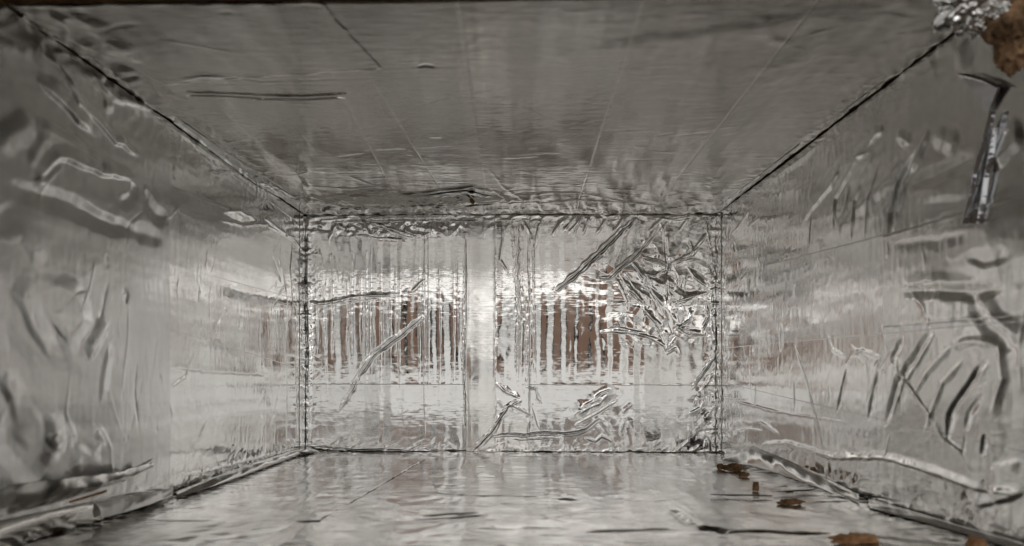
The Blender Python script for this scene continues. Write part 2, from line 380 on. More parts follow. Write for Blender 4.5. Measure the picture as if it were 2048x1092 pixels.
# top panel
C = ceil.crease
for pts, wd, am, pr in (
    ('325,166 400,160 470,154 520,163 600,161 740,155', 0.8, -0.5, 's'), ('345,172 420,166 520,170 690,168', 0.7, -0.3, 's'), ('360,158 400,150 455,152', 1.5, 1.0, 's'),
    ('195,57 240,49 280,46', 1.3, -0.5, 'r'),
    ('110,28 150,70 210,120 300,205 352,236', 3.5, 1.8, 'r'), ('190,115 250,155 310,205', 1.2, 0.9, 's'), ('205,70 230,95 262,122', 3, 0.8, 'r'),
    ('150,20 200,60 260,110', 4, 1.2, 'r'), ('1530,28 1536,60 1550,78 1572,86', 2.2, 0.9, 'r'), ('1140,103 1260,90 1400,70 1560,45 1700,22', 5, 0.7, 'r'),
    ('1480,148 1560,130 1650,110', 4, 0.5, 'r'), ('1640,60 1600,110 1540,170', 5, 0.6, 'r'), ('1760,10 1700,60 1640,110', 5, 0.6, 'r'), ('1770,14 1800,24 1830,33', 2, -0.3, 'r'),
    ('765,134 850,133 935,132', 0.6, -0.4, 's'), ('838,134 852,130 868,134', 0.9, -1.3, 'p'),
    ('820,50 842,95 836,140 830,175', 0.9, -0.3, 's'),
    ('650,395 720,383 800,380', 1.6, 1.4, 'f'), ('780,390 860,382 900,378 945,372 985,384', 1.8, 1.7, 'f'), ('640,400 700,412 860,402 935,412', 1.6, 1.5, 'f'),
    ('620,392 660,402 720,418', 1.3, 1.0, 's'), ('690,420 760,412 820,405', 1.2, 1.0, 's'), ('760,418 850,409 920,400', 1.3, 1.0, 's'), ('850,420 900,412 930,418', 1.2, 1.0, 's'),
    ('985,380 1010,395 1030,418', 1.6, 1.3, 'f'), ('1000,368 1040,395 1070,418', 1.0, 0.8, 's'), ('930,412 955,407 985,406', 2.2, -4.0, 'p'),
    ('1025,387 1100,383 1150,383 1168,387', 1.4, -1.0, 's'), ('1000,402 1060,403 1080,401', 1.3, -0.9, 's'), ('1060,408 1150,400 1250,404 1300,408', 1.5, 0.9, 's'),
    ('1168,387 1230,400 1330,412', 1.2, 0.5, 's'), ('980,340 1005,370 1030,395', 1.0, 0.5, 's'), ('700,352 740,368 780,376', 1.0, 0.5, 's'), ('720,330 755,329', 0.8, -0.5, 's'),
    ('600,300 592,340 605,375 600,400', 2.0, 0.7, 's'), ('1440,330 1420,370 1432,405', 2.5, 0.8, 's'),
    ('620,372 700,378 760,372', 1.5, 0.5, 's'), ('1015,310 1080,306 1130,304', 1.0, 0.25, 's')):
    x0, y0 = map(float, pts.split()[0].split(','))
    C(pts, wd, am*(0.7 if y0 > 300 else 0.75 if x0 < 212 and wd > 1.4 else 0.35), pr, 0.3)
for k in range(60):                                             # faint cross wrinkles of the thin foil towards the back
    y = 250+rng.random()*150; x = 640+rng.random()*760; l = 20+rng.random()*60
    C(f'{x:.0f},{y:.0f} {x+l:.0f},{y+rng.normal()*4:.0f}', 0.8+rng.random()*0.8, rng.normal()*0.16, 's')
cp = G(ceil, 820, 402, 62, 11); cq = G(ceil, 150, 60, 30, 35); cb = lambda s, t: np.exp(-t/35)
def ceil_extra(s, t):
    h = 0.5*perlin(s/70, t/90+3)+0.18*perlin(s/22+7, t/30)+2.6*cp(s, t)+0.25*crumple(s, t, 12, 11)*cp(s, t)
    h += 1.0*perlin(s/18, t/40)*cq(s, t)+0.16*crumple(s, t, 14, 12)*cb(s, t)
    ed = np.exp(-np.minimum(s, ceil.Ls-s)/8); h += 0.15*crumple(s, t, 9, 13)*ed
    h += 0.18*perlin(s/7+4, t/130)+0.05*perlin(s/3, t/60)*(0.4+cb(s, t))+(0.03+0.05*cb(s, t))*perlin(s/14, t/3)+0.03*perlin(s/4, t/4)
    return h
ceil.extra = ceil_extra

# left side panel
L_ = left.crease
for pts, wd, am, pr in (
    ('55,70 100,130 140,180 180,255', 3.0, 1.2, 'r'), ('70,160 105,190 140,225 182,264', 3.4, 1.8, 'f'), ('128,165 150,205 190,240 230,285 272,310', 2.2, 1.6, 'f'),
    ('185,150 200,172 225,197 262,207 300,220', 2.2, 1.6, 'f'), ('98,110 120,150 137,178', 1.8, 1.1, 's'), ('205,212 224,210', 1.8, 1.0, 'r'),
    ('75,355 100,325 130,316 165,332 200,347 235,352 268,368', 2.6, 1.8, 'f'), ('268,368 262,392 240,405', 2.2, -1.0, 'r'), ('75,355 80,370', 2, 1.0, 'r'),
    ('25,370 80,388 130,402 200,437 266,457', 3.0, -1.7, 'r'), ('266,462 290,466 322,478', 3.0, -1.2, 'r'), ('290,380 300,410 312,428 332,434', 3.0, -1.3, 'r'),
    ('0,300 25,265 52,245 62,238', 3.5, 1.8, 'r'), ('68,243 100,262 140,285 172,300', 3.2, 1.6, 'r'), ('60,330 70,300 90,275', 3, 0.9, 'r'),
    ('18,580 40,600 60,650 92,706', 3.0, 1.8, 'f'), ('0,755 15,780 30,815 35,842', 3, 1.7, 'f'), ('42,890 60,855 82,835', 3, 1.5, 'r'), ('100,830 110,870 95,890', 3, 1.2, 'r'),
    ('212,650 190,685 172,712', 3.0, 1.3, 'r'), ('216,690 208,740 200,800', 2.0, 0.8, 'r'), ('245,575 253,588 250,606', 2.0, -1.0, 's'), ('215,565 206,610 198,640', 1.5, -0.5, 's'),
    ('0,845 35,900 60,935 80,955', 5.0, -3.0, 'r'), ('0,640 30,700 60,735 130,745 160,752', 3, -1.2, 'r'), ('150,560 160,640 120,700', 6, 1.2, 'r'), ('0,470 40,470 62,500 70,530', 3.5, 1.6, 'f'),
    ('0,410 15,440 10,480', 3.5, -1.4, 'r'), ('180,910 200,880 192,860', 3, 1.0, 'r'), ('90,930 110,890 150,860', 3, 1.0, 'r'), ('140,940 160,905 200,920', 3, 1.0, 'r'),
    ('448,428 470,440 490,446 512,440', 1.8, -1.4, 'p'), ('445,424 480,422 505,436 514,444', 1.2, 1.1, 's'), ('440,440 480,450 540,448', 1.2, 0.8, 's'), ('530,438 560,462 585,480 604,502', 1.5, 1.5, 'f'), ('535,452 570,470 600,478', 1.2, 1.0, 's'),
    ('545,512 552,535 562,562', 1.8, -1.5, 's'), ('556,512 566,545 572,590', 1.5, 1.1, 's'), ('422,343 445,346 466,345', 1.2, 1.0, 's'), ('425,338 466,338', 1.0, -0.5, 's'),
    ('585,480 580,540 584,600 578,640', 1.5, 1.1, 's'), ('570,560 576,620 570,700 574,760 572,890', 1.2, 0.7, 's'), ('590,580 594,650 590,740 594,820 592,885', 1.2, 0.8, 's'),
    ('345,372 420,404 500,432', 1.0, 0.25, 's'), ('400,310 450,345 520,400', 1.0, 0.35, 's'), ('345,735 420,742 535,750', 1.6, 0.35, 'r'),
    ('352,238 420,290 500,345 560,388 600,408', 2.4, 1.6, 'd2'), ('340,252 400,296 480,352 560,404', 1.4, 0.9, 's'), ('430,320 500,372 560,418 590,440', 1.3, 0.8, 's'),
    ('320,955 400,945 480,925 560,905', 1.6, 0.6, 's'), ('235,1000 300,975 345,985', 2, 1.2, 's')):
    q = 0.72 if float(pts.split(',')[0]) < 330 else 0.8
    if float(pts.split(',')[0]) < 60 and float(pts.split(',')[1].split()[0]) > 400: wd, am = wd*1.5, am*0.5
    L_(pts, wd*(0.95 if q < 0.75 else 0.8), am*q*0.85, pr, 0.15)
lf = lambda s, t: np.exp(-s/45); lb = lambda s, t: np.exp(-(left.Ls-s)/10); lm = G(left, 180, 372, 26, 12)
def left_extra(s, t):
    h = 0.7*perlin(s/60+4, t/50)+0.13*perlin(s/230, t/10)+0.04*perlin(s/120, t/4.2)+0.10*crumple(s, t, 55, 21)*lf(s, t)+0.4*perlin(s/28+2, t/22)*lf(s, t)+0.22*crumple(s, t, 11, 22)*lb(s, t)
    h += 0.12*perlin(s/5, t/4)*lm(s, t)+0.5*lm(s, t)
    ed = np.exp(-np.minimum(t, left.Lt-t)/9); h += 0.16*crumple(s, t, 10, 23)*ed
    h += 0.035*perlin(s/3, t/14)+0.02*perlin(s/4, t/4)
    return h
left.extra = left_extra

# right side panel
R_ = right.crease
for pts, wd, am, pr in (
    ('1637,287 1615,308 1590,326 1545,358', 2.2, 1.3, 'r'), ('1678,332 1663,370 1628,410 1605,445', 1.7, 1.2, 'f'), ('1738,302 1715,312 1693,355 1670,395 1665,455', 1.7, 1.5, 'f'),
    ('1698,375 1688,425 1673,482', 1.5, 1.3, 's'), ('1748,310 1728,350 1708,400 1700,478', 1.6, 1.4, 'f'), ('1755,340 1738,395 1728,472', 1.5, 1.3, 's'),
    ('1828,308 1800,365 1783,425 1779,465', 2.2, -2.0, 'r'), ('1834,306 1812,365 1794,425 1788,462', 1.7, 1.3, 's'), ('1858,262 1840,300 1825,342', 2.0, 1.3, 'r'), ('1623,430 1618,500', 1.3, 1.0, 's'),
    ('1770,260 1752,268 1741,286', 2.0, 1.2, 'r'), ('1795,270 1822,286', 2, 1.0, 'r'), ('1868,268 1890,280 1918,290', 3.0, 1.5, 'r'), ('1800,330 1760,380 1710,420', 3.5, 1.0, 'f'),
    ('1680,345 1660,370', 1.5, 0.8, 's'), ('1830,370 1880,350 1950,318', 3, -1.0, 'r'), ('1850,400 1900,385 1960,365', 4, 0.8, 'r'),
    ('1990,330 2020,290 2048,270', 4, 2.0, 'r'),
    ('1815,583 1880,580 1948,588 2003,577', 3.2, -2.4, 'r'), ('1815,572 1880,566 1948,570', 3.0, 1.5, 'r'), ('1945,594 1965,630 1998,666 2030,694', 3.4, -2.8, 'r'), ('1958,590 1985,630 2015,660 2048,680', 4.5, 2.2, 'r'),
    ('1940,515 1990,520 2020,512', 3, -1.3, 'r'), ('1780,495 1850,482 1940,468', 3, -0.8, 'r'),
    ('1693,740 1684,780 1675,822', 1.6, -1.6, 'r'), ('1758,744 1748,781 1738,838', 1.8, -1.8, 'r'), ('1750,735 1762,715 1725,700 1700,712', 1.5, 0.8, 's'),
    ('1863,661 1828,721 1795,766 1773,848', 2.3, -2.4, 'r'), ('1872,664 1838,724 1806,770 1785,846', 2.0, 1.5, 's'), ('1808,676 1783,724', 2.2, -1.7, 'r'), ('1765,650 1775,700', 1.8, 0.9, 's'),
    ('1783,726 1828,786 1863,836 1885,881 1918,906 1943,946', 1.8, 1.7, 'f'), ('1903,691 1853,746 1828,791', 2.0, 1.3, 'f'), ('1925,721 1883,766 1868,811 1848,866', 2.0, 1.4, 'f'),
    ('1970,723 1923,791 1898,831 1893,876', 2.6, -2.5, 'r'), ('1980,728 1934,794 1908,834', 2.0, 1.3, 's'), ('1968,791 1938,826 1930,861', 2.0, -1.3, 'r'), ('1998,686 2008,756 1983,831', 2.6, 1.6, 'f'),
    ('1905,690 1950,682 1990,690', 2, 1.0, 'r'), ('1972,868 1963,910', 2.0, -1.5, 'r'), ('1930,862 1925,905', 1.6, -1.0, 's'), ('1980,945 2020,930 2040,925', 3, 1.2, 'r'),
    ('1588,691 1613,761 1628,816 1648,891', 1.3, 1.1, 'd2'), ('1468,803 1490,808 1523,816 1560,826', 1.2, 0.9, 'f'), ('1520,818 1600,830 1700,846', 1.2, 0.5, 's'),
    ('1640,905 1668,916 1768,916 1823,931 1948,976 2038,991', 2.6, 2.0, 'f'), ('1523,891 1573,886 1620,900 1668,918', 2.0, 1.2, 'f'), ('1513,841 1535,852 1558,868', 1.6, 0.9, 's'),
    ('1470,862 1500,858 1525,862', 1.2, 0.8, 's'), ('1780,870 1770,915', 1.4, 0.8, 's'), ('1680,895 1720,910', 2, -0.7, 'r'), ('1690,940 1750,955 1820,965 1900,990', 3, 0.8, 'r'),
    ('1935,985 1960,1010 2000,1000 2048,985', 3.5, 2.2, 'f'), ('1965,960 1985,1000 1990,1030', 3, -1.5, 'r'),
    ('1900,60 1850,110 1800,150', 3, 0.8, 'r'), ('1915,95 1925,130 1935,150', 3, 1, 'r'), ('1920,700 1900,640 1870,560', 8, 1.0, 'r'),
    ('1700,690 1730,720 1735,745', 1.8, 0.8, 's'), ('1655,670 1665,700 1690,712', 1.8, 0.8, 's'), ('1500,420 1480,450 1462,470', 2.0, 0.9, 'f'), ('1520,435 1495,455', 1.2, 0.8, 's')):
    up = float(pts.split(',')[1].split()[0]) < 480
    R_(pts, wd*(0.85 if up else 0.62), am*(0.52 if up else 0.31), pr, 0.15)
    if wd < 3: right.pleat(pts, wd*0.5, am*0.14, 's', 0.2, 2)
for k in range(40):                                             # small vertical crimps beside the back corner
    x = 1440+abs(rng.normal())*50; y = 440+rng.random()*440
    R_(f'{x:.1f},{y:.1f} {x+rng.normal()*4:.1f},{y+15+rng.random()*45:.1f}', 0.8+rng.random()*0.7, rng.normal()*0.4, 's')
for p_, n_ in ((left, 150), (right, 150), (ceil, 110), (floor, 90)):
    for k in range(n_):                                         # fine crinkles of handled foil
        c0 = np.array([rng.random()*p_.Ls, rng.random()*p_.Lt])
        a0 = rng.normal()*0.5+(math.pi/2 if p_ in (left, right) else 0)
        l0 = 5+rng.random()**2*32; d0 = np.array([math.cos(a0), math.sin(a0)])*l0
        b0 = np.array([-d0[1], d0[0]])*rng.normal()*0.12
        p_.crease([c0, c0+d0*0.5+b0, c0+d0], 0.6+rng.random()*0.7, rng.normal()*(0.13 if p_ in (left, right) else 0.07), 's', 0.4)
rb = lambda s, t: np.exp(-s/14); rf = lambda s, t: np.exp(-(right.Ls-s)/55)
def right_extra(s, t):
    h = 0.6*perlin(s/55+14, t/50+3)+0.12*perlin(s/230+8, t/10)+0.04*perlin(s/120+3, t/4.2)+0.08*crumple(s, t, 50, 31)*rf(s, t)+0.5*perlin(s/30+2, t/24)*rf(s, t)+0.35*crumple(s, t, 9, 32)*rb(s, t)
    ed = np.exp(-np.minimum(t, right.Lt-t)/9); h += 0.14*crumple(s, t, 11, 33)*ed
    h += 0.05*perlin(s/3.2, t/15)+0.03*perlin(s/4, t/4)
    return h
right.extra = right_extra

# bottom panel
FL = floor.crease
for pts, wd, am, pr in (
    ('830,1041 870,1040 925,1038 970,1032', 1.6, -0.8, 's'), ('842,1034 925,1030 960,1026', 2.0, 0.9, 's'), ('739,989 850,986 959,991 1052,994 1110,992', 1.2, 0.6, 's'),
    ('715,1036 760,1044 800,1045', 1.2, -0.3, 's'), ('1345,1021 1374,1047 1400,1058', 1.6, -1.2, 'r'), ('1120,985 1132,1000 1148,990', 3.0, 1.2, 'r'), ('1110,1000 1130,1010 1150,1002', 3.0, -0.4, 'r'),
    ('1404,1062 1424,1058 1444,1065', 2.4, -4.5, 'p'), ('1440,1066 1500,1063 1560,1066 1660,1068', 1.4, -2.2, 's'), ('290,1041 360,1043 450,1044', 1.2, -0.5, 's'), ('1170,1068 1260,1062 1340,1060', 2.0, 0.8, 's'),
    ('1450,930 1500,900 1520,905', 2.0, 1.5, 'f'), ('1470,945 1540,920 1590,950', 1.6, 1.0, 'f'), ('1500,960 1580,975 1640,968', 1.3, 0.5, 's'), ('1540,905 1600,940 1640,965', 1.5, 1.0, 'f'), ('1380,925 1430,935 1480,960', 1.4, 0.7, 's'),
    ('1620,1005 1690,1004', 1.2, -0.6, 's'), ('1535,975 1590,972', 1.0, 0.5, 's'), ('1400,990 1330,985 1290,978', 1.2, 0.4, 's'), ('1150,960 1200,962 1280,958', 1.2, 0.3, 's'),
    ('520,912 580,900 640,905', 2.0, 1.8, 'r'), ('560,915 620,910 660,908', 1.2, 0.9, 's'), ('1230,912 1260,906 1290,914', 2.2, 1.4, 's'), ('860,960 875,985 862,1000', 2, 0.6, 's'), ('640,912 900,915 1230,914 1420,912', 1.5, 0.8, 's')):
    FL(pts, wd, am*0.6, pr, 0.3)
for k in range(90):                                             # shallow cross wrinkles all over the floor foil
    y = 915+rng.random()**0.8*175; x = 420+rng.random()*1250; l = 25+rng.random()*110
    FL(f'{x:.0f},{y:.0f} {x+l*0.5:.0f},{y+rng.normal()*4:.0f} {x+l:.0f},{y+rng.normal()*5:.0f}', 1.0+rng.random()*1.2, rng.normal()*0.08, 's')
def floor_extra(s, t):
    h = 0.6*perlin(s/60+4, t/50+13)+0.28*perlin(s/8, t/110)+0.06*perlin(s/3.5, t/40)+0.03*perlin(s/18, t/8)
    ed = np.exp(-np.minimum(s, floor.Ls-s)/10)+0.7*np.exp(-(floor.Lt-t)/10); h += 0.4*crumple(s, t, 10, 43)*ed
    h += 0.035*crumple(s, t, 26, 44)+0.02*perlin(s/9, t/4)+0.04*perlin(s/4, t/4)
    return h
floor.extra = floor_extra

# ------------------------------------------------------------------ sheets and strips of foil
TONES = [(0.83, 0.825, 0.81), (0.84, 0.83, 0.81), (0.815, 0.81, 0.80), (0.83, 0.82, 0.805)]
def foil_set(base, rough, grain, n=3, tint=(1, 1, 1), **k):
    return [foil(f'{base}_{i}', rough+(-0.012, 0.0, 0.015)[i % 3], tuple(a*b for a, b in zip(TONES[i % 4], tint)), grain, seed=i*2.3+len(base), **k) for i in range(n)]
FB = foil_set('rolled_foil', 0.075, 's', fine=0.6, dimple=0.5, smudge=0.03)
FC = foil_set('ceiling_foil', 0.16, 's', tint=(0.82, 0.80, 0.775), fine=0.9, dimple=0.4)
FW = foil_set('wall_foil', 0.11, 't', fine=0.8, dimple=0.45)
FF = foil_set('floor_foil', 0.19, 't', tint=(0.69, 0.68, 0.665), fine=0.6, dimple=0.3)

def lengthwise(p, seams, res, mats, axis, ov=0.7, gap=0.04, lift=0.02):
    """strips running along `axis`' other direction: seams are pixel pairs; each strip laps the one before"""
    Lc = p.Ls if axis == 0 else p.Lt; Lo = p.Lt if axis == 0 else p.Ls
    cuts = [(0.0, 0.0)]+sorted(((line_at(p, a, b, 1-axis, 0.0), line_at(p, a, b, 1-axis, Lo)) for a, b in seams), key=lambda q: q[0]+q[1])+[(Lc, Lc)]
    for i in range(len(cuts)-1):
        a, b = cuts[i], cuts[i+1]
        o0 = ov if i else 0; o1 = ov if i < len(cuts)-2 else 0
        lay = (0, 1, 2, 1)[i % 4]
        if axis == 0: q = [(a[0]-o0, 0), (b[0]+o1, 0), (b[1]+o1, Lo), (a[1]-o0, Lo)]
        else: q = [(0, a[0]-o0), (Lo, a[1]-o0), (Lo, b[1]+o1), (0, b[0]+o1)]
        p.sheet(q, res, mats[i % len(mats)], layer=lay, px=False, ragged=0.25, gap=gap, lift=lift)

RB, RC, RS, RF = 0.42, 0.75, 0.55, 0.75
bx = lambda x: back.st(x, 640)[0]
bt = back.st(800, 766)[1]
back.sheet([(0, bt-1.5), (bx(931)+1.2, bt-1.5), (bx(931)+1.2, back.Lt), (0, back.Lt)], RB, FB[0], 1, px=False, ragged=0.2)
back.sheet([(0, 0), (bx(931)+1.2, 0), (bx(931)+1.2, bt+1.5), (0, bt+1.5)], RB, FB[2], 0, px=False, ragged=0.2)
back.sheet([(bx(1057)-1.2, bt-1.5), (back.Ls, bt-1.5), (back.Ls, back.Lt), (bx(1057)-1.2, back.Lt)], RB, FB[1], 1, px=False, ragged=0.2)
back.sheet([(bx(1057)-1.2, 0), (back.Ls, 0), (back.Ls, bt+1.5), (bx(1057)-1.2, bt+1.5)], RB, FB[2], 0, px=False, ragged=0.2)
FT = foil('tape_foil', 0.15, (0.86, 0.85, 0.825), 's', fine=0.5, dimple=0.25, seed=5)
back.sheet([(bx(930), 0), (bx(991), 0), (bx(991), back.Lt), (bx(930), back.Lt)], RB, FT, 2, px=False, lift=0.3, ragged=0.2)
back.sheet([(bx(990), 0), (bx(1059), 0), (bx(1059), back.Lt), (bx(990), back.Lt)], RB, FB[1], 3, px=False, lift=0.4, ragged=0.3)
back.sheet('668,446 1062,442 1062,430 668,431', RB, FB[2], 3, lift=0.6, ragged=0.8)

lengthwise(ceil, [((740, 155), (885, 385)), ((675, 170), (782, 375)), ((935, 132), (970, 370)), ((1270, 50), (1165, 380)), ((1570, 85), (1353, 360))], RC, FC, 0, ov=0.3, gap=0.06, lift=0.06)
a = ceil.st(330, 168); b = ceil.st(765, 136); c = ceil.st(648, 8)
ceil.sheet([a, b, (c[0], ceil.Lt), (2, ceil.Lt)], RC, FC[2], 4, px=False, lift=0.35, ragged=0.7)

lengthwise(left, [((50, 450), (600, 600)), ((0, 556), (585, 733))], RS, FW, 1)
sx = left.st(340, 640)[0]
left.sheet([(0, 0), (sx, 0), (sx, left.Lt), (0, left.Lt)], RS, foil('front_foil', 0.20, (0.745, 0.745, 0.74), 't', fine=0.8, dimple=0.4, seed=21), 4, px=False, ragged=0.3, gap=0.06, lift=0.05)
left.sheet([(left.Ls-15, 0), (left.Ls, 0), (left.Ls, left.Lt), (left.Ls-15, left.Lt)], 0.45, FB[2], 4, px=False, ragged=0.8)

lengthwise(right, [((1473, 545), (1828, 455)), ((1430, 698), (1988, 646)), ((1538, 786), (1998, 891))], RS, FW, 1)
sx = right.st(1768, 640)[0]
right.sheet([(sx, right.st(1768, 655)[1]), (right.Ls, right.st(2000, 645)[1]), (right.Ls, right.st(1960, 425)[1]), (sx, right.st(1768, 472)[1])], RS, FW[1], 5, px=False, ragged=0.4)
right.sheet([(0, 0), (14, 0), (14, right.Lt), (0, right.Lt)], 0.45, FB[2], 4, px=False, ragged=0.8)

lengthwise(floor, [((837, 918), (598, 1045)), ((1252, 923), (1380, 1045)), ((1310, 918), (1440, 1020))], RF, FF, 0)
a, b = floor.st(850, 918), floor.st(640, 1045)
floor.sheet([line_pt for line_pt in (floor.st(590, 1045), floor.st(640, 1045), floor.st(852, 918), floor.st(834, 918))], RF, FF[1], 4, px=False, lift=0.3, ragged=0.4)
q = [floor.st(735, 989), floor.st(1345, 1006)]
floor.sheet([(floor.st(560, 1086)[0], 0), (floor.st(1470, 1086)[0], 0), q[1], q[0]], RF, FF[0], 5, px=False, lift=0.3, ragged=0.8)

# ------------------------------------------------------------------ loose and torn pieces
from mathutils import noise as mn
def lump(name, c, rad, mat, parent=None, seed=0, amp=0.35, freq=1.6, spikes=0.0, sub=4, flat_bottom=None, facet=False):
    """irregular torn lump: a subdivided ball pushed about by noise; c in metres, rad = (x, y, z) half sizes"""
    import bmesh
    bm = bmesh.new(); bmesh.ops.create_icosphere(bm, subdivisions=sub, radius=1)
    off = Vector((seed*7.3, seed*3.1, seed*5.7))
    for v in bm.verts:
        p = v.co.copy()
        k = 1+amp*mn.noise(p*freq+off)*2+amp*0.6*mn.noise(p*freq*2.7+off)+amp*0.35*mn.noise(p*freq*6+off)
        k += spikes*max(0, mn.noise(p*3.2+off*2)-0.25)*2.2
        if facet: k += 0.35*abs(mn.noise(p*2.3+off))+0.08*abs(mn.noise(p*5+off))-0.15
        q = Vector((p.x*rad[0], p.y*rad[1], p.z*rad[2]))*k
        if flat_bottom is not None: q.z = max(q.z, -flat_bottom)
        v.co = q
    me = bpy.data.meshes.new(name); bm.to_mesh(me); bm.free()
    if not facet:
        for f in me.polygons: f.use_smooth = False
    else:
        for f in me.polygons: f.use_smooth = True
        ul = me.uv_layers.new(name='UVMap')
        for l in me.loops:
            v = me.vertices[l.vertex_index].co; ul.data[l.index].uv = ((v.x+v.z*0.3)*100, (v.y+v.z)*100)
    if parent:
        for v in me.vertices: v.co += Vector(c)
        return link_mesh(name, me, parent, mat)
    o = link_mesh(name, me, None, mat); o.location = c
    return o
M_CRUMB = fibre('fibre_crumb', (0.06, 0.031, 0.015), (0.34, 0.20, 0.105))
M_TORN = fibre('torn_fibre', (0.02, 0.009, 0.004), (0.52, 0.33, 0.19), 110)
M_PALE = fibre('pale_fibre', (0.16, 0.075, 0.035), (0.50, 0.29, 0.15))
def on_floor(px, py, up=0.6):
    q = floor.st(px, py); h = float(floor.height(np.array([q[0]]), np.array([q[1]]))[0])
    return floor.pos(q[0], q[1], h+0.4+up)
def mm_per_px(px, py):
    return on_floor(px, py)[1]/F_PX*1000
def crumb(name, px, py, wpx, hpx, deep, lab, seed, mat=M_CRUMB, spikes=0.5, amp=0.35):
    k = mm_per_px(px, py)/1000
    rx, rz = wpx/2*k*0.88, hpx/2*k*0.85
    c = on_floor(px, py+hpx*0.4, 0); c = (c[0], c[1], c[2]+rz*0.62)
    o = lump(name, c, (rx*0.85, rx*deep, rz*1.0), mat, None, seed, amp*1.0, 2.1, spikes*0.45, 4, rz*0.62)
    tag(o, lab, 'crumb', 'brown fibre crumbs on the foil floor')
crumb('fibre_crumb', 1467, 935, 46, 17, 0.5, 'largest fuzzy brown fibre crumb in the far right floor corner', 1)
crumb('fibre_crumb', 1441, 934, 17, 14, 0.6, 'small dark brown crumb just left of the largest fuzzy crumb', 2)
crumb('fibre_crumb', 1487, 949, 25, 13, 0.5, 'dark brown crumb just in front of the largest fuzzy crumb', 3)
crumb('fibre_crumb', 1512, 973, 16, 26, 0.5, 'narrow upright brown crumb on a floor crease below the far corner', 4, spikes=0.2)
crumb('fibre_crumb', 1580, 1005, 62, 13, 0.25, 'long flat brown fibre sliver lying beside the grey foil slivers', 5, spikes=0.3)
crumb('fibre_crumb', 1712, 1076, 108, 26, 0.25, 'wide torn brown flake at the front edge of the foil floor', 6, M_PALE, 0.4)
crumb('fibre_crumb', 1953, 1088, 46, 38, 0.6, 'blurred round tan nub at the bottom right of the floor', 7, M_PALE, 0.1, 0.18)
crumb('fibre_crumb', 1831, 1016, 9, 16, 0.6, 'tiny brown speck standing in the right floor joint', 8)

def ribbon(name, pts, half, mat, parent=None, bulge=0.25, n=40, m=7, up=(0, 0, 1.0), tilt=0.0, taper=True):
    """narrow sliver along 3D points: shallow curved cross section, pointed ends, both skins"""
    P = np.array(pts, float); t = np.linspace(0, 1, n)
    d = np.r_[0, np.cumsum(np.linalg.norm(np.diff(P, axis=0), axis=1))]; d /= d[-1]
    c = np.stack([np.interp(t, d, P[:, i]) for i in range(3)], -1)
    tg = np.gradient(c, axis=0); tg /= np.linalg.norm(tg, axis=1)[:, None]
    up = np.array(up, float); sd = np.cross(tg, up); sd /= np.linalg.norm(sd, axis=1)[:, None]
    nn = np.cross(sd, tg)
    sd2 = sd*math.cos(tilt)+nn*math.sin(tilt); nn2 = nn*math.cos(tilt)-sd*math.sin(tilt)
    wq = half*(np.minimum(1, np.minimum(t, 1-t)*3.5+0.12) if taper else np.ones(n))*(1+0.12*np.sin(t*9)+0.05*np.sin(t*21+1))
    v = np.linspace(-1, 1, m)
    G_ = c[:, None, :]+sd2[:, None, :]*(wq[:, None]*v[None, :])[..., None]+nn2[:, None, :]*((half*bulge*(1-v**2))[None, :]+half*0.06*np.sin(t*13)[:, None]*v[None, :]**2)[..., None]
    lower = G_-nn2[:, None, :]*0.00012
    ring = np.concatenate([G_, lower[:, ::-1], G_[:, :1]], axis=1)
    uvv = np.stack(np.broadcast_arrays(t[:, None]*d[-1]*10, np.linspace(0, 2, ring.shape[1])[None, :]), -1)
    me = grid_mesh(name, ring, uvv)
    return link_mesh(name, me, parent, mat)
M_DULL = foil('dull_foil', 0.30, (0.42, 0.42, 0.42), 't', seed=9)
M_BRIGHT = foil('bright_foil', 0.12, (0.86, 0.85, 0.83), 't', fine=0.6, dimple=0.8, seed=4)
tag(ribbon('foil_sliver', [on_floor(x, y, 0.9) for x, y in ((1421, 996), (1480, 997), (1545, 999))], 0.0016, M_DULL), 'flat dull grey foil sliver on the floor left of the brown fibre sliver', 'foil sliver', 'loose foil slivers')
tag(ribbon('foil_sliver', [on_floor(x, y, 0.9) for x, y in ((1548, 993), (1585, 990), (1635, 988))], 0.0012, M_BRIGHT, bulge=0.8), 'shiny curled foil sliver on the floor behind the brown fibre sliver', 'foil sliver', 'loose foil slivers')

# torn corner of the board at the upper right with foil balled up on it
def at(px, py, depth): return tuple(unproject(px, py, depth))
k = DF/F_PX
lump('torn_board_corner', at(2032, 50, DF*0.93), (0.0062, 0.007, 0.0105), M_TORN, BOX, 21, 0.26, 1.6, 0.2)
lump('torn_board_corner', at(2026, 112, DF*0.93), (0.0030, 0.004, 0.0046), M_TORN, BOX, 25, 0.28, 1.8, 0.2)
M_WAD = foil('wad_foil', 0.10, (0.86, 0.85, 0.83), 't', fine=0.6, dimple=1.6, seed=6)
lump('foil_wad', at(1932, 14, DF*0.95), (0.0080, 0.006, 0.0062), M_WAD, BOX, 31, 0.34, 2.0, 0, 5, facet=True)
lump('foil_wad', at(1952, 50, DF*0.95), (0.0038, 0.004, 0.0030), M_WAD, BOX, 33, 0.34, 2.0, 0, 5, facet=True)
lump('foil_wad', at(1995, 12, DF*0.93), (0.0042, 0.004, 0.0036), M_WAD, BOX, 35, 0.34, 2.0, 0, 5, facet=True)
lump('torn_board_corner', at(1975, 20, DF*0.95), (0.0022, 0.003, 0.0026), M_TORN, BOX, 28, 0.30, 1.8, 0.2)
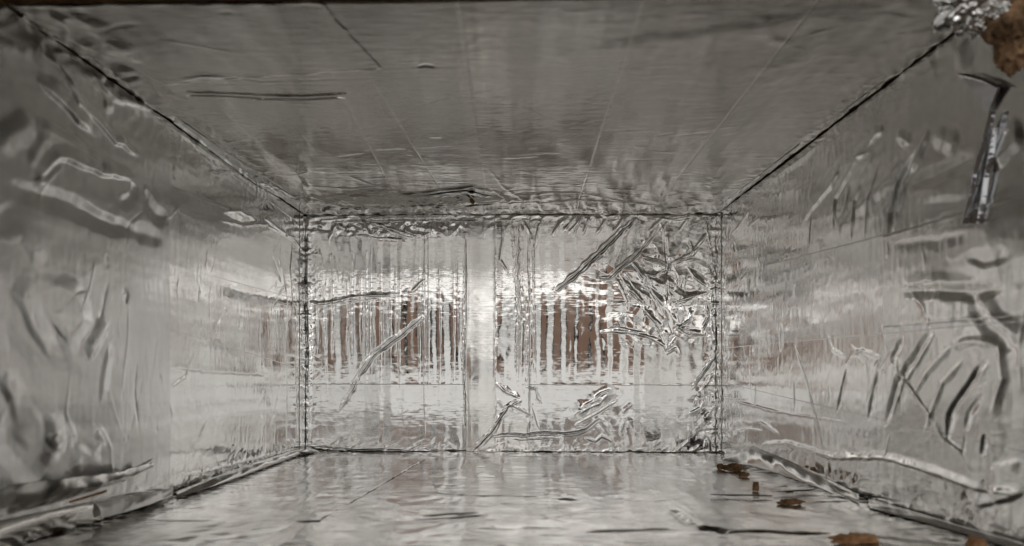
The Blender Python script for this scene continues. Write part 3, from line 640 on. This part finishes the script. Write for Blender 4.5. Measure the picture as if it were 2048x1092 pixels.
# two pinched tubes of foil and a folded tab hanging on the front of the right panel
on_right = lambda x, y, h: right.pos(*right.st(x, y), h)
M_TUBE = foil('pinched_foil', 0.12, (0.62, 0.63, 0.66), 's', fine=0.6, dimple=0.8, seed=11)
ribbon('foil_fold', [on_right(x, y, 1.2) for x, y in ((2000, 222), (1984, 275), (1965, 345), (1944, 447))], 0.0011, M_TUBE, right.obj, bulge=1.9, up=right.n, m=13)
ribbon('foil_fold', [on_right(x, y, 1.2) for x, y in ((2004, 255), (1992, 310), (1983, 355), (1969, 447))], 0.0008, M_TUBE, right.obj, bulge=1.9, up=right.n, m=13)
tb = [on_right(1938, 152, 2.6), on_right(2010, 174, 2.2), on_right(1984, 226, 1.3)]
tbm = bpy.data.meshes.new('foil_tab')
tV = [tuple(p) for p in tb]+[tuple(p-right.n*0.0006) for p in tb]
tbm.from_pydata(tV, [], [(0, 1, 2), (5, 4, 3), (0, 3, 4, 1), (1, 4, 5, 2), (2, 5, 3, 0)])
tbm.uv_layers.new(name='UVMap'); link_mesh('foil_tab', tbm, right.obj, M_TUBE)
ribbon('foil_fold', [on_right(x, y, 2.8) for x, y in ((1928, 147), (1955, 153), (1985, 161), (2014, 175))], 0.0007, M_WAD, right.obj, bulge=1.2, up=right.n, m=13)
for pts, hw in (((372, 187), (450, 189), (540, 195)), 0.0006), (((505, 194), (600, 196), (692, 191)), 0.0008):
    ribbon('foil_fold', [ceil.pos(*ceil.st(*q), 0.7) for q in pts], hw, M_BRIGHT, ceil.obj, bulge=0.8, up=ceil.n, m=13)
# brown fibre showing through the torn foil over the back joint
qc = ceil.st(944, 392)
o = lump('torn_fibre', tuple(ceil.pos(qc[0], qc[1], 3.6)), (0.0015, 0.0065, 0.0006), M_PALE, ceil.obj, 41, 0.35, 2.0, 0.3)

# loose foil flap peeling off the foot of the left side panel
def flap(name, top, bot, off, mat, parent, n=70, m=22, curl=2.0, seed=0, crum=0.35):
    """loose sheet between two lines given on the left panel; stands `off` mm clear at its free edge"""
    T = np.array([left.st(*q) for q in top]); Bt = np.array([left.st(*q) for q in bot])
    t = np.linspace(0, 1, n)
    T = np.stack([np.interp(t, np.linspace(0, 1, len(T)), T[:, i]) for i in (0, 1)], -1)
    Bt = np.stack([np.interp(t, np.linspace(0, 1, len(Bt)), Bt[:, i]) for i in (0, 1)], -1)
    v = np.linspace(0, 1, m)[None, :, None]
    st_ = Bt[:, None]*(1-v)+T[:, None]*v
    s_, t_ = st_[..., 0], st_[..., 1]
    vv = v[..., 0]+0*s_
    o = np.interp(t, np.linspace(0, 1, len(off)), off)[:, None]
    h = 1.2+o*(0.35+0.65*vv**0.8)+curl*np.sin(vv*math.pi)+crum*crumple(s_, t_, 14, 60+seed)+0.8*perlin(s_/22+seed, t_/9)
    P = left.pos(s_, t_, h)
    P2 = left.pos(s_, t_, h-0.15)
    ring = np.concatenate([P, P2[:, ::-1], P[:, :1]], axis=1)
    uvv = np.stack(np.broadcast_arrays(s_/10, t_/10), -1); uvr = np.concatenate([uvv, uvv[:, ::-1], uvv[:, :1]], axis=1)
    return link_mesh(name, grid_mesh(name, ring, uvr), parent, mat)
M_FLAP = foil('flap_foil', 0.17, (0.74, 0.735, 0.72), 't', fine=1.0, dimple=1.4, seed=8)
flap('loose_foil_flap', [(-30, 968), (80, 955), (170, 945), (240, 930), (268, 924)], [(-30, 1035), (70, 1010), (150, 985), (215, 968), (262, 944)], [8, 11, 10, 8, 8], M_FLAP, left.obj, seed=1)
flap('loose_foil_flap', [(150, 962), (200, 952), (250, 937), (282, 916)], [(150, 975), (200, 962), (250, 948), (268, 934)], [2, 2, 2, 4], M_FLAP, left.obj, seed=2, curl=0.6)
fl = [left.pos(*left.st(x, y), 7.5) for x, y in ((95, 1006), (130, 996), (174, 983))]
ribbon('torn_fibre', fl, 0.0006, M_PALE, left.obj, bulge=1.2)

# foil climbing from the floor onto the left panel, bulging off the joint
def cove(name, floor_line, wall_line, mat, bul, n=110, m=26, seed=0, parent=None, pa=floor, pb=left, crum=0.05, lift=1.0):
    A = np.array([pa.pos(*pa.st(*q), lift) for q in floor_line]); W_ = np.array([pb.pos(*pb.st(*q), lift) for q in wall_line])
    t = np.linspace(0, 1, n)
    A = np.stack([np.interp(t, np.linspace(0, 1, len(A)), A[:, i]) for i in range(3)], -1)
    W_ = np.stack([np.interp(t, np.linspace(0, 1, len(W_)), W_[:, i]) for i in range(3)], -1)
    v = np.linspace(0, 1, m)[None, :, None]
    P = A[:, None]*(1-v)+W_[:, None]*v
    nr = (pa.n+pb.n); nr = nr/np.linalg.norm(nr)
    b = np.interp(t, np.linspace(0, 1, len(bul)), bul)[:, None]
    L = np.cumsum(np.r_[0, np.linalg.norm(np.diff(A, axis=0), axis=1)])[:, None]*1000+0*b
    vv = v[..., 0]
    wdt = np.linalg.norm(W_-A, axis=1)[:, None]*1000*vv
    h = b*np.sin(np.pi*np.clip(vv, 0, 1))**0.8+crum*crumple(L+0*vv, wdt, 14, 70+seed)*np.sin(np.pi*vv)+0.7*perlin(L/16+seed, wdt/9)*np.sin(np.pi*vv)+(0.9*perlin(L/26+seed*2, wdt/2.6)*np.sin(np.pi*vv) if crum > 0.6 else 0)
    P = P+nr*(h*0.001)[..., None]
    uvv = np.stack([L/10+0*vv, wdt/10], -1)
    return link_mesh(name, grid_mesh(name, P, uvv), parent, mat)
M_COVE = foil('cove_foil', 0.15, (0.86, 0.85, 0.825), 't', fine=0.8, dimple=1.2, seed=3)
cove('joint_foil', [(-40, 1125), (60, 1085), (205, 1043), (345, 997)], [(-40, 1052), (60, 1028), (180, 1003), (260, 985), (340, 978)], M_COVE, [1.6, 2.0, 1.6, 0.8], seed=1, parent=floor.obj)
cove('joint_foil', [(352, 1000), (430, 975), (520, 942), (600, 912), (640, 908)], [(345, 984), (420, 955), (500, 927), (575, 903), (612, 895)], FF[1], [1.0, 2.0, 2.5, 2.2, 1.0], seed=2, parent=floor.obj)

M_SATIN = foil('satin_foil', 0.45, (0.93, 0.925, 0.91), 't', fine=0.8, dimple=1.0, seed=13)
cove('loose_foil_sheet', [(204, 1046), (250, 1034), (300, 1018), (344, 999)], [(176, 1006), (230, 992), (290, 984), (338, 975)], M_SATIN, [1.0, 1.6, 1.4, 0.4], n=60, m=24, seed=9, parent=floor.obj, crum=0.15, lift=1.9)
# loose pocket of foil sagging from the back joint
M_POCKET = foil('pocket_foil', 0.16, (0.60, 0.60, 0.595), 's', fine=0.8, dimple=1.2, seed=14)  # base colour darkened to stand in for dark reflections on the pocket
cove('loose_foil_pocket', [(640, 412), (700, 402), (770, 396), (850, 390), (930, 380), (985, 392)], [(650, 427), (700, 425), (780, 424), (850, 423), (930, 421), (985, 424)], M_POCKET, [0.2, 1.0, 1.8, 2.0, 2.2, 0.3], n=240, m=40, seed=17, parent=ceil.obj, pa=ceil, pb=back, crum=0.9, lift=0.6)
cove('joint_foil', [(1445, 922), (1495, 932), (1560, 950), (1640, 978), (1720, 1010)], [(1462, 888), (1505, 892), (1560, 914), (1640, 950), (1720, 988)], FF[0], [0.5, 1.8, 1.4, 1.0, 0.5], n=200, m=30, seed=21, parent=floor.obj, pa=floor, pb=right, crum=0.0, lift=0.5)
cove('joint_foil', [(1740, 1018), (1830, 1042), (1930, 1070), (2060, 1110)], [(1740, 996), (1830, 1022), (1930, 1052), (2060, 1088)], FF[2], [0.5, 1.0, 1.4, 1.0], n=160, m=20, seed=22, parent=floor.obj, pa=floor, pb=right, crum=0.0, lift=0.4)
cove('joint_foil', [(1680, 227), (1720, 197), (1770, 158), (1815, 124)], [(1680, 233), (1720, 205), (1770, 167), (1815, 131)], FW[1], [0.1, 0.6, 0.3, 0.1], n=120, m=14, seed=23, parent=ceil.obj, pa=ceil, pb=right, crum=0.1, lift=0.15)
# crumpled foil pressed over the two upper joints
cove('joint_foil', [(352, 232), (430, 288), (520, 350), (606, 405)], [(345, 246), (420, 301), (510, 368), (603, 420)], FW[0], [0.5, 0.9, 0.6, 0.4], n=260, m=20, seed=4, parent=ceil.obj, pa=ceil, pb=left, crum=0.08, lift=0.35)
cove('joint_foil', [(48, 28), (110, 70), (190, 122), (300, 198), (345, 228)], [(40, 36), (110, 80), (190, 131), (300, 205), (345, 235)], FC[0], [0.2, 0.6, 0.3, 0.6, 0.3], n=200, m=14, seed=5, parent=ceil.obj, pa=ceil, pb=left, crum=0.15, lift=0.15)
cove('joint_foil', [(1440, 406), (1500, 364), (1560, 318), (1600, 287)], [(1440, 424), (1500, 376), (1560, 327), (1600, 294)], FW[2], [0.4, 0.8, 0.5, 0.2], n=200, m=18, seed=6, parent=ceil.obj, pa=ceil, pb=right, crum=0.3, lift=0.3)

# ------------------------------------------------------------------ table under the box and unseen slabs added behind the camera for the foil to mirror
M_RB = fibre('reddish_board', (0.60, 0.34, 0.235), (0.90, 0.60, 0.46))
M_DK = fibre('dark_board', (0.012, 0.011, 0.011), (0.045, 0.042, 0.040))
M_GROUND = fibre('dark_ground', (0.05, 0.042, 0.035), (0.12, 0.10, 0.085))
M_TABLE = fibre('table_wood', (0.13, 0.10, 0.08), (0.28, 0.225, 0.18))
def slab(name, x0, x1, z0, z1, y0, y1, mat):
    me = bpy.data.meshes.new(name)
    V = [(x, y, z) for y in (y0, y1) for x, z in ((x0, z0), (x1, z0), (x1, z1), (x0, z1))]
    me.from_pydata(V, [], [(0, 1, 2, 3), (7, 6, 5, 4), (0, 4, 5, 1), (1, 5, 6, 2), (2, 6, 7, 3), (3, 7, 4, 0)])
    return link_mesh(name, me, None, mat)
GR = 'boards behind the camera'
for x0, x1, lab in ((-0.42, -0.19, 'wider brown board mirrored as copper streaks left of the centre tape'), (0.115, 0.245, 'narrower brown board mirrored as copper streaks right of the centre tape')):
    tag(slab('brown_board', x0, x1, 0.017, 0.19, -0.5, -0.512, M_RB), lab, 'board', GR)  # unseen stand-ins, added only so the back foil mirrors copper
tag(slab('dark_board', -0.187, -0.13, 0.017, 0.17, -0.5, -0.512, M_DK), 'dark post mirrored as blackish streaks left of the centre tape', 'board', GR)  # unseen slab standing in for the camera, added for its dark reflection
tag(slab('dark_board', 0.062, 0.112, 0.017, 0.17, -0.5, -0.512, M_DK), 'dark post mirrored as blackish streaks right of the centre tape', 'board', GR)
tz = float(min(FBL[2], BBL[2]))-0.0135
tag(slab('table', -0.6, 0.6, tz-0.03, tz, 0.7, -0.12, M_TABLE), kind='structure')
tag(slab('ground', -4, 4, -1.20, -1.16, 3.0, -3.9, M_GROUND), kind='structure')  # unseen floor, added dark to dim what the top panel mirrors
print('tris', sum(len(o.data.polygons)*2 for o in sc.objects if o.type == 'MESH'))
